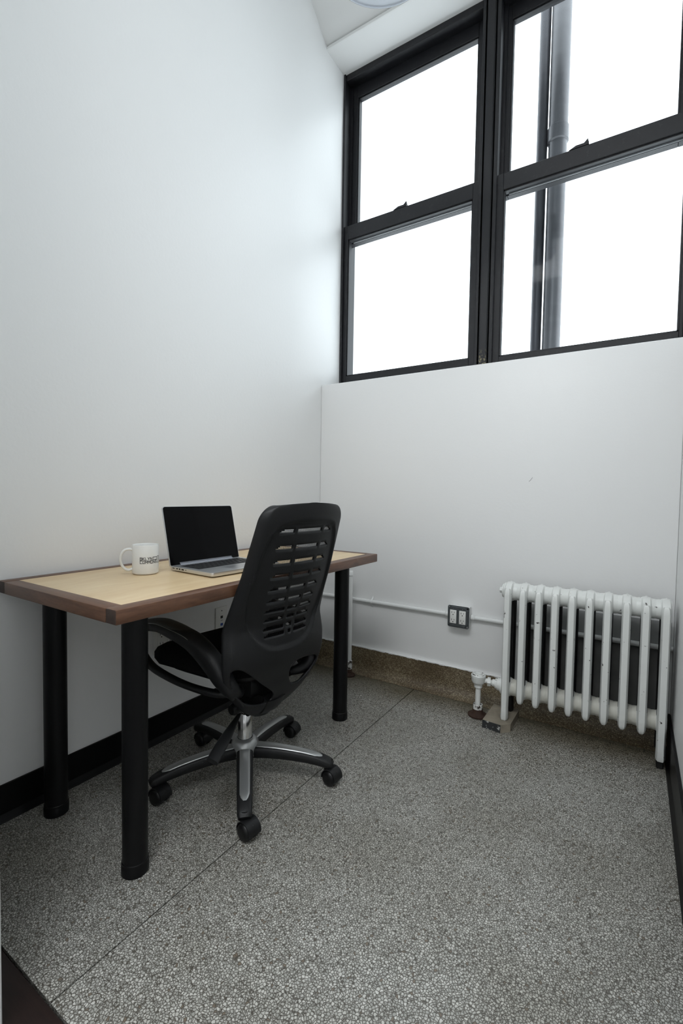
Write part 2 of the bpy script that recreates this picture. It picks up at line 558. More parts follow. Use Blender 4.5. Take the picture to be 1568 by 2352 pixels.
# ragged paint line along the top of the base
pl = MB()
x = 0.0
while x < W-0.01:
    x2 = min(W, x+random.uniform(0.012, 0.03))
    h = random.uniform(0.001, 0.006)
    pl.box((x, -0.0135, 0.1425-h*0.6), (x2, -0.0005, 0.1445+random.uniform(0, 0.002)))
    x = x2
pl.build('paint_edge', M['wall'], bb, smooth=0)

# ------------------------------------------------------------------ windows
def sash(name, parent, x0, x1, z0, z1, y0, y1, st, top, bot, lock=False):
    """frame round one pane; parts: pane, sash lock"""
    b = MB()
    b.box((x0, y0, z0), (x0+st[0], y1, z1), 0.003)
    b.box((x1-st[1], y0, z0), (x1, y1, z1), 0.003)
    b.box((x0+st[0]-0.002, y0+0.001, z1-top), (x1-st[1]+0.002, y1-0.001, z1), 0.003)
    b.box((x0+st[0]-0.002, y0+0.001, z0), (x1-st[1]+0.002, y1-0.001, z0+bot), 0.003)
    # glazing bead
    gx0, gx1, gz0, gz1 = x0+st[0], x1-st[1], z0+bot, z1-top
    q = 0.006
    b.box((gx0, y0+0.008, gz0), (gx0+q, y1-0.006, gz1)); b.box((gx1-q, y0+0.008, gz0), (gx1, y1-0.006, gz1))
    b.box((gx0, y0+0.008, gz1-q), (gx1, y1-0.006, gz1)); b.box((gx0, y0+0.008, gz0), (gx1, y1-0.006, gz0+q))
    s = b.build(name, M['frame'], parent, smooth=0)
    ym = (y0+y1)/2
    MB().box((gx0, ym-0.002, gz0), (gx1, ym+0.002, gz1)).build('pane', M['glass'], s, smooth=0)
    if lock:
        cx = (gx0+gx1)/2 - 0.03
        lk = MB()
        lk.add([(cx-0.05, y0, z1), (cx+0.035, y0, z1), (cx+0.035, y0, z1+0.012), (cx-0.02, y0, z1+0.012),
                (cx-0.05, y0+0.022, z1), (cx+0.035, y0+0.022, z1), (cx+0.035, y0+0.022, z1+0.012), (cx-0.02, y0+0.022, z1+0.012)],
               [(0, 1, 2, 3), (7, 6, 5, 4), (0, 4, 5, 1), (1, 5, 6, 2), (2, 6, 7, 3), (3, 7, 4, 0)])
        lk.add([(cx+0.008, y0+0.004, z1+0.010), (cx+0.035, y0+0.004, z1+0.010), (cx+0.030, y0+0.004, z1+0.030),
                (cx+0.008, y0+0.016, z1+0.010), (cx+0.035, y0+0.016, z1+0.010), (cx+0.030, y0+0.016, z1+0.030)],
               [(0, 1, 2), (5, 4, 3), (0, 3, 4, 1), (1, 4, 5, 2), (2, 5, 3, 0)])
        lk.build('sash_lock', M['frame'], s, smooth=0)
        MB().box((gx0+0.02, y1-0.008, gz1-0.012), (gx1-0.01, y1-0.004, gz1-0.005)).build('seal_reflection', M['strip'], s, smooth=0)  # added pale strip, drawing the weatherstrip's reflection under the rail
    return s

def window(name, x0, x1, label, le, re):
    w = empty(name, (0, 0, 0)); struct(w, label)
    f = MB()
    f.box((x0, YW-0.01, ZSILL-0.01), (x0+le, YW+0.14, ZHEAD+0.01), 0.003)
    f.box((x1-re, YW-0.01, ZSILL-0.01), (x1, YW+0.14, ZHEAD+0.01), 0.003)
    f.box((x0+le, YW, ZHEAD-0.035), (x1-re, YW+0.14, ZHEAD+0.01), 0.003)
    f.box((x0+le, YW, ZSILL-0.01), (x1-re, YW+0.14, ZSILL+0.03), 0.003)
    f.box((x0+le, YW+0.052, ZSILL), (x0+le+0.016, YW+0.064, ZHEAD)); f.box((x1-re-0.016, YW+0.052, ZSILL), (x1-re, YW+0.064, ZHEAD))
    f.build('frame', M['frame'], w, smooth=0)
    return w
ZM = 2.69
w1 = window('window_1', 0.0, 0.885, 'black framed sash window next to the desk wall', 0.014, 0.030)
sash('lower_sash', w1, 0.012, 0.857, ZSILL+0.03, ZM, YW+0.006, YW+0.05, (0.028, 0.036), 0.085, 0.065, True)
sash('upper_sash', w1, 0.012, 0.857, ZM-0.085, ZHEAD-0.03, YW+0.066, YW+0.11, (0.050, 0.045), 0.075, 0.085)
w2 = window('window_2', 0.92, W, 'black framed sash window above the radiator', 0.030, 0.006)
sash('lower_sash', w2, 0.945, W-0.004, ZSILL+0.03, ZM-0.005, YW+0.006, YW+0.05, (0.036, 0.016), 0.085, 0.055, True)
sash('upper_sash', w2, 0.945, W-0.004, ZM-0.09, ZHEAD-0.03, YW+0.066, YW+0.11, (0.042, 0.045), 0.075, 0.085)
mu = MB()
mu.box((0.883, YW-0.016, ZSILL), (0.922, YW+0.14, ZHEAD), 0.003)
mu.box((0.868, YW-0.010, ZSILL), (0.884, YW+0.02, ZHEAD), 0.004)
mu.box((0.921, YW-0.010, ZSILL), (0.936, YW+0.02, ZHEAD), 0.004)
struct(mu.build('trim_4', M['mullion'], smooth=0), 'black mullion post between the two windows')

# drain pipes standing outside behind the right window
dp = empty('drainpipe', (1.17, 0.62, 0.4))
dpb = MB()
dpb.lathe([(0.048, 0.0), (0.048, 2.62), (0.056, 2.625), (0.056, 2.70), (0.050, 2.705), (0.054, 5.2)], n=32)
dpb.build('pipe', M['pipe_out'], dp)
MB().lathe([(0.029, 0.0), (0.029, 5.2)], (-0.084, 0.0, 0), n=24).build('side_pipe', M['pipe_dark'], dp)
MB().box((-0.11, 0.03, 1.2), (0.06, 0.07, 1.24), 0.004).build('bracket', M['pipe_dark'], dp)
MB().box((-0.11, 0.03, 3.9), (0.06, 0.07, 3.94), 0.004).build('bracket', M['pipe_dark'], dp)
tag(dp, 'pale grey drainpipe rising outside behind the right window', 'pipe')

# ================================================================== DESK
DX0, DX1, DY0, DY1, DZ, DT = 0.006, 0.612, -1.684, -0.400, 0.745, 0.036
B_ = 0.043
desk = empty('desk', ((DX0+DX1)/2, (DY0+DY1)/2, 0))
tag(desk, 'long desk with pale maple top, walnut edging and round black legs', 'desk')
ox, oy = desk.location.x, desk.location.y
def D(p): return (p[0]-ox, p[1]-oy, p[2])
MB().box(D((DX0+B_-0.002, DY0+B_-0.002, DZ-DT+0.002)), D((DX1-B_+0.002, DY1-B_+0.002, DZ-0.0006))).build('table_top', M['maple'], desk, smooth=0)
for xa, xb in ((DX0, DX0+B_), (DX1-B_, DX1)):
    b = MB()
    b.box(D((xa, DY0+0.001, DZ-DT)), D((xb, DY1-0.001, DZ)), 0.003, 2)
    r_ = b.build('edge_rail', [M['walnut'], M['endgrain']], desk, smooth=30)
    for p in r_.data.polygons:
        if abs(p.normal.y) > 0.9: p.material_index = 1
for ya, yb in ((DY0, DY0+B_), (DY1-B_, DY1)):
    MB().box(D((DX0+B_, ya, DZ-DT)), D((DX1-B_+0.002, yb, DZ-0.0002)), 0.003, 2).build('end_rail', M['walnut_x'], desk, smooth=30)
LR = 0.0325
leg0 = None
for (lx, ly) in ((0.511, -1.568), (0.0997, -1.568), (0.511, -0.546), (0.0997, -0.546)):
    b = MB().lathe([(LR+0.001, 0.0), (LR+0.0025, 0.002), (LR+0.0025, 0.026), (LR+0.0015, 0.028), (LR+0.0015, 0.034), (LR, 0.036), (LR, DZ-DT-0.006)], n=40)
    lo = b.build('leg', M['leg'], desk, loc=D((lx, ly, 0)))
    MB().lathe([(LR+0.014, DZ-DT-0.008), (LR+0.014, DZ-DT-0.0002)], n=40).build('mounting_plate', M['leg'], lo)

# ================================================================== MUG
MX, MY, MR_, MH = 0.235, -1.345, 0.0415, 0.097
mug = empty('mug', (MX, MY, DZ))
tag(mug, 'white ceramic mug with black lettering on the desk', 'mug')
MB().lathe([(0.0, 0.001), (MR_-0.006, 0.0), (MR_-0.0015, 0.002), (MR_, 0.006), (MR_, MH-0.002), (MR_-0.0012, MH), (MR_-0.003, MH-0.0006), (MR_-0.0042, MH-0.003),
            (MR_-0.0042, 0.012), (MR_-0.009, 0.007), (0.0, 0.006)], n=64, cap=False).build('cup', M['ceramic'], mug, smooth=50)
ha = R(-122)
hp = [(MR_-0.002, 0.080), (MR_+0.008, 0.083), (MR_+0.021, 0.080), (MR_+0.031, 0.068), (MR_+0.034, 0.050), (MR_+0.031, 0.033), (MR_+0.022, 0.019), (MR_+0.010, 0.0135), (MR_-0.002, 0.018)]
path = catmull([(r*math.cos(ha), r*math.sin(ha), z) for r, z in hp], 5)
MB().sweep(path, (0.0062, 0.0045), (-math.sin(ha), math.cos(ha), 0), 12).build('handle', M['ceramic'], mug, smooth=60)
# lettering, drawn as strokes on the wall of the cup
G = {'B': [((0, 0), (0, 4)), ((0, 4), (3, 4)), ((3, 4), (3, 2.3)), ((0, 2.1), (3, 2.1)), ((3, 2.3), (3.4, 2)), ((3.4, 2), (3.4, 0)), ((0, 0), (3.4, 0))],
     'K': [((0, 0), (0, 4)), ((0, 2), (3, 4)), ((0.6, 2.2), (3.2, 0))],
     'L': [((0, 0), (0, 4)), ((0, 0), (3, 0))],
     'Y': [((0, 4), (1.6, 2)), ((3.2, 4), (1.6, 2)), ((1.6, 2), (1.6, 0))],
     'N': [((0, 0), (0, 4)), ((0, 4), (3.2, 0)), ((3.2, 0), (3.2, 4))],
     'C': [((3.2, 4), (0, 4)), ((0, 4), (0, 0)), ((0, 0), (3.2, 0))],
     'O': [((0, 0), (0, 4)), ((0, 4), (3.2, 4)), ((3.2, 4), (3.2, 0)), ((3.2, 0), (0, 0))],
     'M': [((0, 0), (0, 4)), ((0, 4), (1.7, 1.6)), ((1.7, 1.6), (3.4, 4)), ((3.4, 4), (3.4, 0))],
     'S': [((3.1, 4), (0, 4)), ((0, 4), (0, 2)), ((0, 2), (3.1, 2)), ((3.1, 2), (3.1, 0)), ((3.1, 0), (0, 0))]}
def strokes(segs, a0, z0, unit, t, name):
    b = MB()
    rr = MR_+0.00025
    for (p, q) in segs:
        p, q = Vector((p[0], p[1])), Vector((q[0], q[1]))
        d = (q-p); L_ = d.length; d.normalize(); nn = Vector((-d.y, d.x))
        p2, q2 = p-d*t/2, q+d*t/2
        K = 4
        vs = []
        for k in range(K+1):
            c = p2.lerp(q2, k/K)
            for s_ in (-1, 1):
                e = c+nn*s_*t/2
                a = a0+e.x*unit*UX/rr
                vs.append((rr*math.cos(a), rr*math.sin(a), z0+e.y*unit))
        b.add(vs, [(2*k, 2*k+1, 2*k+3, 2*k+2) for k in range(K)])
    return b.build(name, M['print'], mug, smooth=0)
face = R(-34.7)
aS = face-R(23.5)
u = 0.0086/4
UX = 0.82
def word(t, z0, pitch):
    sg = []
    for i, c_ in enumerate(t):
        sg += [((p[0]+i*pitch, p[1]), (q[0]+i*pitch, q[1])) for p, q in G[c_]]
    return strokes(sg, aS, z0, u, 0.85, 'lettering')
word('BKLYN', 0.0490, 4.55)
word('COMMONS', 0.0382, 4.75)
def bar(x0, x1, z0, z1):
    strokes([((x0, z0), (x0, z1)), ((x0, z1), (x1, z1)), ((x1, z1), (x1, z0)), ((x1, z0), (x0, z0))], aS, 0.0490, u, 0.85, 'printed_bar')
bar(23.4, 32.4, 0.2, 4.1)
bar(34.6, 39.6, -5.0, 4.9)

# ================================================================== LAPTOP
LW, LD, LH = 0.314, 0.226, 0.0125
lap = empty('laptop', (0.3775, -1.115, DZ), R(-3.0))     # local +x = towards the user, +y = along the hinge
tag(lap, 'open silver laptop with a black screen on the desk', 'laptop')
def rounded_slab(x0, x1, y0, y1, z0, z1, r=0.010, n=5):
    pts = []
    for cx, cy, a0 in ((x1-r, y1-r, 0), (x0+r, y1-r, 90), (x0+r, y0+r, 180), (x1-r, y0+r, 270)):
        for k in range(n+1):
            a = R(a0+90*k/n)
            pts.append((cx+r*math.cos(a), cy+r*math.sin(a)))
    return pts
hx = LD/2
b = MB()
ps = rounded_slab(-hx, hx, -LW/2, LW/2, 0, 0, 0.011)
n_ = len(ps)
vs = []
for sc_, z in ((0.955, 0.003), (0.985, 0.0045), (1.0, 0.008), (1.0, LH+0.003), (0.997, LH+0.004)):
    vs += [(x*(1-(1-sc_)*0.5), y*(1-(1-sc_)*0.5), z) for x, y in ps]
fs = []
for j in range(4):
    fs += [(j*n_+i, j*n_+(i+1) % n_, (j+1)*n_+(i+1) % n_, (j+1)*n_+i) for i in range(n_)]
fs += [tuple(reversed(range(n_))), tuple(4*n_+i for i in range(n_))]
b.add(vs, fs)
base = b.build('base', M['alu'], lap, smooth=30)
TZ = LH+0.004
MB().box((-hx+0.026, -0.1365, TZ-0.002), (-hx+0.134, 0.1365, TZ+0.0002), 0.0005).build('key_well', M['key'], base, smooth=0)
kb = MB()
rows = [(14, 0.5), (14, 1), (14, 1), (13, 1), (12, 1), (9, 1.05)]
xk = -hx+0.029
for ri, (cnt, hh) in enumerate(rows):
    dx = 0.0185*hh if ri else 0.0105
    if ri == 5:
        ws = [0.017]*4+[0.092]+[0.017]*4
    else:
        ws = [1.0]*cnt
        if ri in (2,): ws[0] = 1.5
        if ri == 3: ws[0] = 1.7; ws[-1] = 1.7
        if ri == 4: ws[0] = 2.2; ws[-1] = 2.2
        if ri == 1: ws[-1] = 1.5
        sc_ = (0.268-0.003*(len(ws)-1))/sum(ws)
        ws = [q*sc_ for q in ws]
    if ri == 5:
        gap = (0.268-sum(ws))/(len(ws)-1)
    else:
        gap = 0.003
    y = -0.134
    for q in ws:
        kb.box((xk, y, TZ), (xk+dx-0.0028, y+q, TZ+0.0013), 0.0004)
        y += q+gap
    xk += dx
ko = kb.build('keys', M['key'], base, smooth=0); ko['kind'] = 'stuff'
MB().box((-hx+0.146, -0.052, TZ-0.0008), (hx-0.007, 0.052, TZ+0.00015), 0.0004).build('trackpad', mat('trackpad_grey', (0.50, 0.51, 0.53), 0.3, metal=0.8), base, smooth=0)
for (xx, ww, hh) in ((-hx+0.022, 0.012, 0.0030), (-hx+0.042, 0.008, 0.0045), (-hx+0.056, 0.008, 0.0045), (-hx+0.073, 0.013, 0.0045), (-hx+0.090, 0.0035, 0.0035)):
    MB().box((xx-ww/2, -LW/2-0.0003, 0.0112-hh/2), (xx+ww/2, -LW/2+0.002, 0.0112+hh/2)).build('port', M['slot'], base, smooth=0)
for fy in (-0.12, 0.12):
    for fx_ in (-hx+0.03, hx-0.03):
        MB().lathe([(0.006, 0.0), (0.006, 0.0032)], (fx_, fy, 0), n=16).build('rubber_foot', M['slot'], base)
# hinge bar and lid, leaning back about 13 degrees
hb = MB(); hb.lathe([(0.0036, -0.118), (0.0036, 0.118)], (-hx+0.006, 0, TZ+0.0002), 'y', 16)
hb.build('hinge', mat('hinge_satin', (0.30, 0.31, 0.35), 0.45, metal=0.5), lap)
tilt = R(-13.5)
lm = Matrix.Translation((-hx+0.004, 0, TZ-0.001)) @ Matrix.Rotation(tilt, 4, 'Y')
LL = 0.212
ps = []
for cy, cz, a0, rr in ((LW/2-0.009, LL-0.009, 0, 0.009), (-LW/2+0.009, LL-0.009, 90, 0.009), (-LW/2+0.004, 0.004, 180, 0.004), (LW/2-0.004, 0.004, 270, 0.004)):
    for k in range(6):
        a = R(a0+90*k/5)
        ps.append((cy+rr*math.cos(a), cz+rr*math.sin(a)))
def slab_x(poly, xa, xb, mt):
    n = len(poly)
    vs = [mt @ Vector((xa, y, z)) for y, z in poly]+[mt @ Vector((xb, y, z)) for y, z in poly]
    fs = [(i, (i+1) % n, n+(i+1) % n, n+i) for i in range(n)]+[tuple(reversed(range(n))), tuple(range(n, 2*n))]
    return MB().add(vs, fs)
lid = slab_x(ps, -0.0055, 0.0, lm).build('lid', M['alu'], lap, smooth=30)
ps2 = [(y*0.989, 0.0015+z*0.985) for y, z in ps]
slab_x(ps2, -0.001, 0.0006, lm).build('screen', M['screen'], lid, smooth=30)
MB().box((-0.0005, -0.118, 0.0005), (0.0012, 0.118, 0.0095), mat4=lm).build('hinge_cover', mat('hinge_grey', (0.24, 0.25, 0.28), 0.4, metal=0.5), lid, smooth=0)

# ================================================================== OFFICE CHAIR   (local: +x the way it faces, +y its left, z up)
chair = empty('office_chair', (0.452, -1.093, 0), R(173))
tag(chair, 'black office chair with slotted plastic back and loop armrests at the desk', 'chair')
# --- back shell
ZT = [.255, .265, .29, .33, .38, .42, .47, .53, .60, .67, .77, .86, .93, .985]
XE = [-.09, -.10, -.125, -.150, -.168, -.176, -.182, -.18, -.170, -.195, -.235, -.265, -.288, -.305]
WT = [.030, .055, .090, .135, .180, .207, .221, .222, .215, .205, .195, .188, .182, .178]
BZ = [.255, .30, .36, .42, .5, .6, .75, .985]
BV = [.015, .015, .016, .020, .040, .05, .045, .03]
def smooth_interp(z, xs, ys):
    return (interp(z-0.012, xs, ys)+2*interp(z, xs, ys)+interp(z+0.012, xs, ys))/4
def shell_w(z):
    w_ = smooth_interp(z, ZT, WT)
    if z > 0.935:
        t = (z-0.935)/0.05
        w_ -= 0.048*(1-math.sqrt(max(0, 1-t*t)))
    return w_
def inner_d(y, z):
    """signed measure of the recessed field of the back (<0 inside)"""
    cz, hz = 0.727, 0.208
    hw = interp(z, [.52, .56, .62, .70, .93], [.150, .158, .166, .170, .152])
    py, pz = abs(y)/hw, abs(z-cz)/hz
    e = 4.5 if z > cz else 3.0
    return ((py**e+pz**e)**(1/e)-1)*0.16
def shell_x(y, z):
    w_ = max(1e-4, shell_w(z))
    s_ = min(1.0, abs(y)/w_)
    x_ = smooth_interp(z, ZT, XE)-smooth_interp(z, BZ, BV)*(1-s_*s_)
    d = inner_d(y, z)
    x_ += 0.008*smoothstep(0.004, -0.004, d)
    x_ -= 0.0025*math.exp(-(d/0.005)**2)*(1 if z < 0.62 else 0.3)
    x_ += 0.020*max(0, (s_-0.88)/0.12)**2
    return x_
slot_z = [.907, .856, .810, .765, .722, .684, .650, .620, .591, .569]
slot_e = [.115, .116, .115, .114, .110, .106, .105, .100, .099, .094]
rib = [.058, .053, .047, .042, .037, .031, .025, .020, .015, .010]
HS = .0060
zs = set()
for z in slot_z:
    for q in (-HS, -HS/3, HS/3, HS): zs.add(round(z+q, 5))
base_z = [0.255+i*0.0075 for i in range(int((0.93-0.255)/0.0075)+1)]
for z in base_z:
    if all(abs(z-q) > 0.0045 for q in zs): zs.add(round(z, 5))
for k in range(0, 13):
    zs.add(round(0.935+0.05*math.sin(k/12*PI/2), 5))
zs = sorted(zs)
NC = 120
def hole_poly(pts):
    return [(p.x, p.y) for p in catmull([(y, z, 0) for y, z in pts], 5, True)]
holes = [hole_poly([(-.026, .430), (-.050, .455), (-.095, .456), (-.150, .446), (-.178, .425), (-.150, .385), (-.100, .358), (-.045, .375)]),
         hole_poly([(.206, .478), (.180, .484), (.140, .456), (.092, .414), (.052, .382), (.022, .352), (.034, .328), (.078, .328), (.128, .350), (.168, .384), (.196, .428)])]
def inside(p, poly):
    x, y = p; c = False; n = len(poly)
    for i in range(n):
        x1, y1 = poly[i]; x2, y2 = poly[(i+1) % n]
        if (y1 > y) != (y2 > y) and x < (x2-x1)*(y-y1)/(y2-y1)+x1: c = not c
    return c
def nearest(p, poly):
    best = None; n = len(poly); P = Vector(p)
    for i in range(n):
        a, b_ = Vector(poly[i]), Vector(poly[(i+1) % n])
        d = b_-a; t = max(0, min(1, (P-a).dot(d)/max(1e-12, d.dot(d))))
        q = a+d*t; dd = (P-q).length
        if best is None or dd < best[0]: best = (dd, q)
    return best[1]
def in_slot(y, z):
    for i, zc in enumerate(slot_z):
        if abs(z-zc) < HS:
            yc = y+0.006
            e = slot_e[i]
            k = 0 if z < zc-HS/3 else (1 if z < zc+HS/3 else 2)
            if abs(y) > e-(0.0, 0.006, 0.014)[k]: return False
            if abs(abs(yc)-rib[i]-0.004) < 0.0062: return False
            return True
    return False
grid = {}
V_, Fq = [], []
yz = []
for i, z in enumerate(zs):
    w_ = shell_w(z)
    top_arch = smoothstep(0.93, 0.985, z)*0.008
    for j in range(NC+1):
        s_ = -1+2*j/NC
        y = s_*w_
        grid[(i, j)] = len(yz)
        yz.append([y, z, top_arch*(1-s_*s_)])
quads = []
for i in range(len(zs)-1):
    for j in range(NC):
        q = (grid[(i, j)], grid[(i, j+1)], grid[(i+1, j+1)], grid[(i+1, j)])
        cy = sum(yz[k][0] for k in q)/4; cz = sum(yz[k][1] for k in q)/4
        if in_slot(cy, cz): continue
        hit = False
        for h in holes:
            if inside((cy, cz), h): hit = True
        if hit: continue
        quads.append(q)
# snap the border of the two big openings to their smooth outline
use = {}
for q in quads:
    for k in q: use[k] = use.get(k, 0)+1
for k, cnt in use.items():
    if cnt < 4:
        y, z, _ = yz[k]
        if .31 < z < .495 and abs(y) < .212 and abs(abs(y)-shell_w(z)) > 0.004:
            p = nearest((y, z), holes[0] if y < 0 else holes[1])
            if (Vector((y, z))-p).length < 0.009:
                yz[k][0], yz[k][1] = p.x, p.y
shell = MB().add([(shell_x(y, z), y, z+a) for y, z, a in yz], quads)
so = shell.build('back_shell', M['plastic'], chair, smooth=60)
bm = bmesh.new(); bm.from_mesh(so.data)
loose = [v for v in bm.verts if not v.link_faces]
bmesh.ops.delete(bm, geom=loose, context='VERTS')
bm.normal_update()
avg = sum((f.normal.x*f.calc_area() for f in bm.faces))
if avg > 0: bmesh.ops.reverse_faces(bm, faces=bm.faces)
bm.to_mesh(so.data); bm.free()
md = so.modifiers.new('thickness', 'SOLIDIFY'); md.thickness = 0.007; md.offset = -1; md.use_rim = True
# mesh fabric stretched in front of the slots
fb = MB()
yy = -0.165
while yy < 0.165:
    z = 0.53
    pts = []
    while z <= 0.94:
        xx = smooth_interp(z, ZT, XE)-smooth_interp(z, BZ, BV)*(1-(yy/shell_w(z))**2)+0.017
        pts.append((xx, yy+0.0012*math.sin(z*900+yy*4000), z)); z += 0.011
    fb.sweep(pts, (0.00105, 0.0006), (0, 1, 0), 4)
    yy += 0.0046
z = 0.53
while z < 0.94:
    pts = []
    for k in range(15):
        y = -0.165+0.33*k/14
        pts.append((smooth_interp(z, ZT, XE)-smooth_interp(z, BZ, BV)*(1-(y/shell_w(z))**2)+0.0175, y, z))
    fb.sweep(pts, (0.0006, 0.0004), (0, 0, 1), 4)
    z += 0.0042
fo = fb.build('back_mesh', M['mesh'], chair, smooth=0); fo['kind'] = 'stuff'
# --- seat
def rounded_rect(hx0, hx1, hy, r, n=6, pw=1.0):
    pts = []
    for cx, cy, a0 in ((hx1-r, hy-r, 0), (hx0+r, hy-r, 90), (hx0+r, -hy+r, 180), (hx1-r, -hy+r, 270)):
        for k in range(n+1):
            a = R(a0+90*k/n)
            pts.append((cx+r*math.cos(a), cy+r*math.sin(a)))
    return pts
def layered(layers, name, material, parent, sag=None):
    b = MB(); vs = []
    n = None
    for (x0, x1, hy, r, z) in layers:
        p = rounded_rect(x0, x1, hy, r)
        n = len(p)
        for x, y in p:
            y *= lerp(.74, 1.0, smoothstep(-.17, .08, x))
            zz = z
            if sag: zz += sag(x, y, z)
            vs.append((x, y, zz))
    fs = []
    for j in range(len(layers)-1):
        fs += [(j*n+i, j*n+(i+1) % n, (j+1)*n+(i+1) % n, (j+1)*n+i) for i in range(n)]
    fs += [tuple(reversed(range(n))), tuple((len(layers)-1)*n+i for i in range(n))]
    b.add(vs, fs)
    return b.build(name, material, parent, smooth=60)
def seat_sag(x, y, z):
    return -0.030*smoothstep(0.12, 0.27, x) + 0.004*(abs(y)/0.25)**2
layered([(-.150, .225, .215, .10, .425), (-.165, .245, .240, .11, .432), (-.172, .258, .252, .115, .456), (-.172, .258, .252, .115, .478),
         (-.165, .248, .243, .11, .493), (-.145, .222, .222, .10, .502), (-.10, .16, .16, .08, .505), (-.05, .10, .10, .05, .506)], 'seat_cushion', M['fabric'], chair, seat_sag)
layered([(-.10, .12, .13, .05, .392), (-.135, .18, .18, .08, .402), (-.150, .215, .205, .10, .416), (-.150, .215, .205, .10, .427)], 'seat_pan', M['plastic_gloss'], chair, lambda x, y, z: -0.022*smoothstep(0.12, 0.27, x))
# --- mechanism, lever, gas column
b = MB()
b.box((-.12, -.075, .335), (.09, .075, .398), 0.012, 2)
b.box((-.14, -.045, .285), (.03, .045, .345), 0.015, 2)
b.sweep(catmull([(-.06, 0, .31), (-.11, 0, .285), (-.135, 0, .30), (-.155, 0, .335)], 4), (.045, .016), (0, 1, 0), 10, power=3)
b.lathe([(0.018, -.05), (0.020, -.046), (0.020, -.01), (0.016, 0)], (-.055, .105, .29), 'y', 16)
b.lathe([(0.013, -.03), (0.015, .02)], (-.095, .05, .285), 'y', 16)
b.build('tilt_mechanism', M['plastic_gloss'], chair, smooth=40)
lv = catmull([(-.03, .035, .285), (-.045, .06, .262), (-.075, .11, .250), (-.115, .175, .238), (-.152, .235, .228), (-.165, .255, .224)], 5)
ss = [(lerp(.006, .0185, smoothstep(0.15, 0.7, i/(len(lv)-1))), lerp(.006, .007, i/(len(lv)-1))) for i in range(len(lv))]
MB().sweep(lv, ss, (0.75, -0.45, 0.35), 12, power=3.2).build('lever', M['plastic'], chair, smooth=50)
MB().lathe([(0.0255, .128), (0.0255, .228), (0.0235, .231), (0.0150, .232), (0.0150, .300)], n=32).build('gas_column', M['chrome'], chair, smooth=40)
MB().lathe([(0.0205, .272), (0.0205, .300), (0.026, .304), (0.030, .340)], n=32).build('column_collar', M['plastic_gloss'], chair, smooth=40)
# --- armrests
def armrest(sg):
    P = [(.338, .225, .495), (.285, .225, .535), (.185, .225, .557), (.095, .225, .556), (.005, .222, .546), (-.050, .217, .525), (-.098, .208, .490), (-.130, .197, .450),
         (-.146, .178, .412), (-.136, .150, .386), (-.110, .115, .374)]
    S = [(.020, .014), (.024, .019), (.026, .022), (.027, .026), (.028, .030), (.029, .033), (.029, .034), (.028, .032), (.025, .027), (.021, .020), (.018, .014)]
    Q = [(-.110, .115, .374), (-.075, .170, .374), (.02, .207, .381), (.14, .220, .387), (.245, .225, .402), (.318, .225, .440), (.338, .225, .495)]
    SQ = [(.018, .012), (.016, .011), (.014, .010), (.014, .011), (.015, .012), (.018, .013), (.020, .014)]
    def sw(P_, S_):
        pp = catmull([(x, y*sg, z) for x, y, z in P_], 6)
        sz = []
        for i in range(len(pp)):
            k = min(len(S_)-2, i//6); t = (i-6*k)/6
            sz.append((lerp(S_[k][0], S_[k+1][0], t), lerp(S_[k][1], S_[k+1][1], t)))
        return pp, sz
    b = MB()
    p1, s1 = sw(P, S); b.sweep(p1, s1, (0, 1, 0), 16, power=2.8)
    p2, s2 = sw(Q, SQ); b.sweep(p2, s2, (0, 1, 0), 14, power=2.6)
    a = b.build('armrest', M['plastic'], chair, smooth=60)
    pad = []; ps_ = []
    for i, p in enumerate(p1):
        if .0 <= i <= 27:
            t = i/27
            pad.append(p+Vector((0, 0, s1[i][1]*0.62)))
            ps_.append((0.0262*math.sin(PI*(0.06+0.90*t))**0.35, s1[i][1]*0.52*math.sin(PI*(0.05+0.92*t))**0.4))
    MB().sweep(pad[3:], ps_[3:], (0, 1, 0), 16, power=2.3).build('arm_pad', M['pad'], a, smooth=60)
    ln = []
    for i in range(4, 28):
        p = p1[i]
        ln.append(p+Vector((0, 0.0262*sg, s1[i][1]*0.52)))
    MB().tube(ln, 0.0011, 6, (0, 1, 0)).build('pad_seam', M['silver'], a, smooth=60)
    return a
armrest(1); armrest(-1)
# --- five star base
BA = [-46, 26, 98, 170, -118]
arm_ang = [R(a-173) for a in BA]
def base_leg(a):
    pr = [(0.012, .110), (.05, .112), (.12, .112), (.20, .106), (.26, .097), (.300, .086), (.318, .076)]
    path = catmull([(r*math.cos(a), r*math.sin(a), z-0.017) for r, z in pr], 4)
    sz = []
    for i in range(len(path)):
        t = i/(len(path)-1)
        sz.append((lerp(.031, .0215, t**0.8)*(1 if t < 0.93 else 0.88), lerp(.024, .014, t)*(1 if t < 0.93 else 0.85)))
    o = MB().sweep(path, sz, (-math.sin(a), math.cos(a), 0), 16, power=3.2).build('base_leg', M['plastic'], chair, smooth=50)
    ip = [p+Vector((0, 0, sz[i][1]*0.86)) for i, p in enumerate(path)]
    ip, isz = ip[3:19], [(sz[i][0]*0.66*(1 if i < 17 else 0.8), 0.0052) for i in range(3, 19)]
    isz[0] = (isz[0][0]*0.9, 0.004)
    isz[-1] = (isz[-1][0]*0.55, 0.003)
    MB().sweep(ip, isz, (-math.sin(a), math.cos(a), 0), 14, power=2.6).build('silver_inlay', M['silver'], o, smooth=50)
    MB().lathe([(.016, .060), (.017, .078)], (.302*math.cos(a), .302*math.sin(a), 0), n=20).build('stem_socket', M['plastic_gloss'], o)
for a in arm_ang: base_leg(a)
MB().lathe([(.050, .085), (.050, .112), (.047, .124), (.040, .134), (.033, .139), (.0275, .140), (.0262, .134)], n=40, cap=False).build('base_hub', M['silver'], chair, smooth=50)
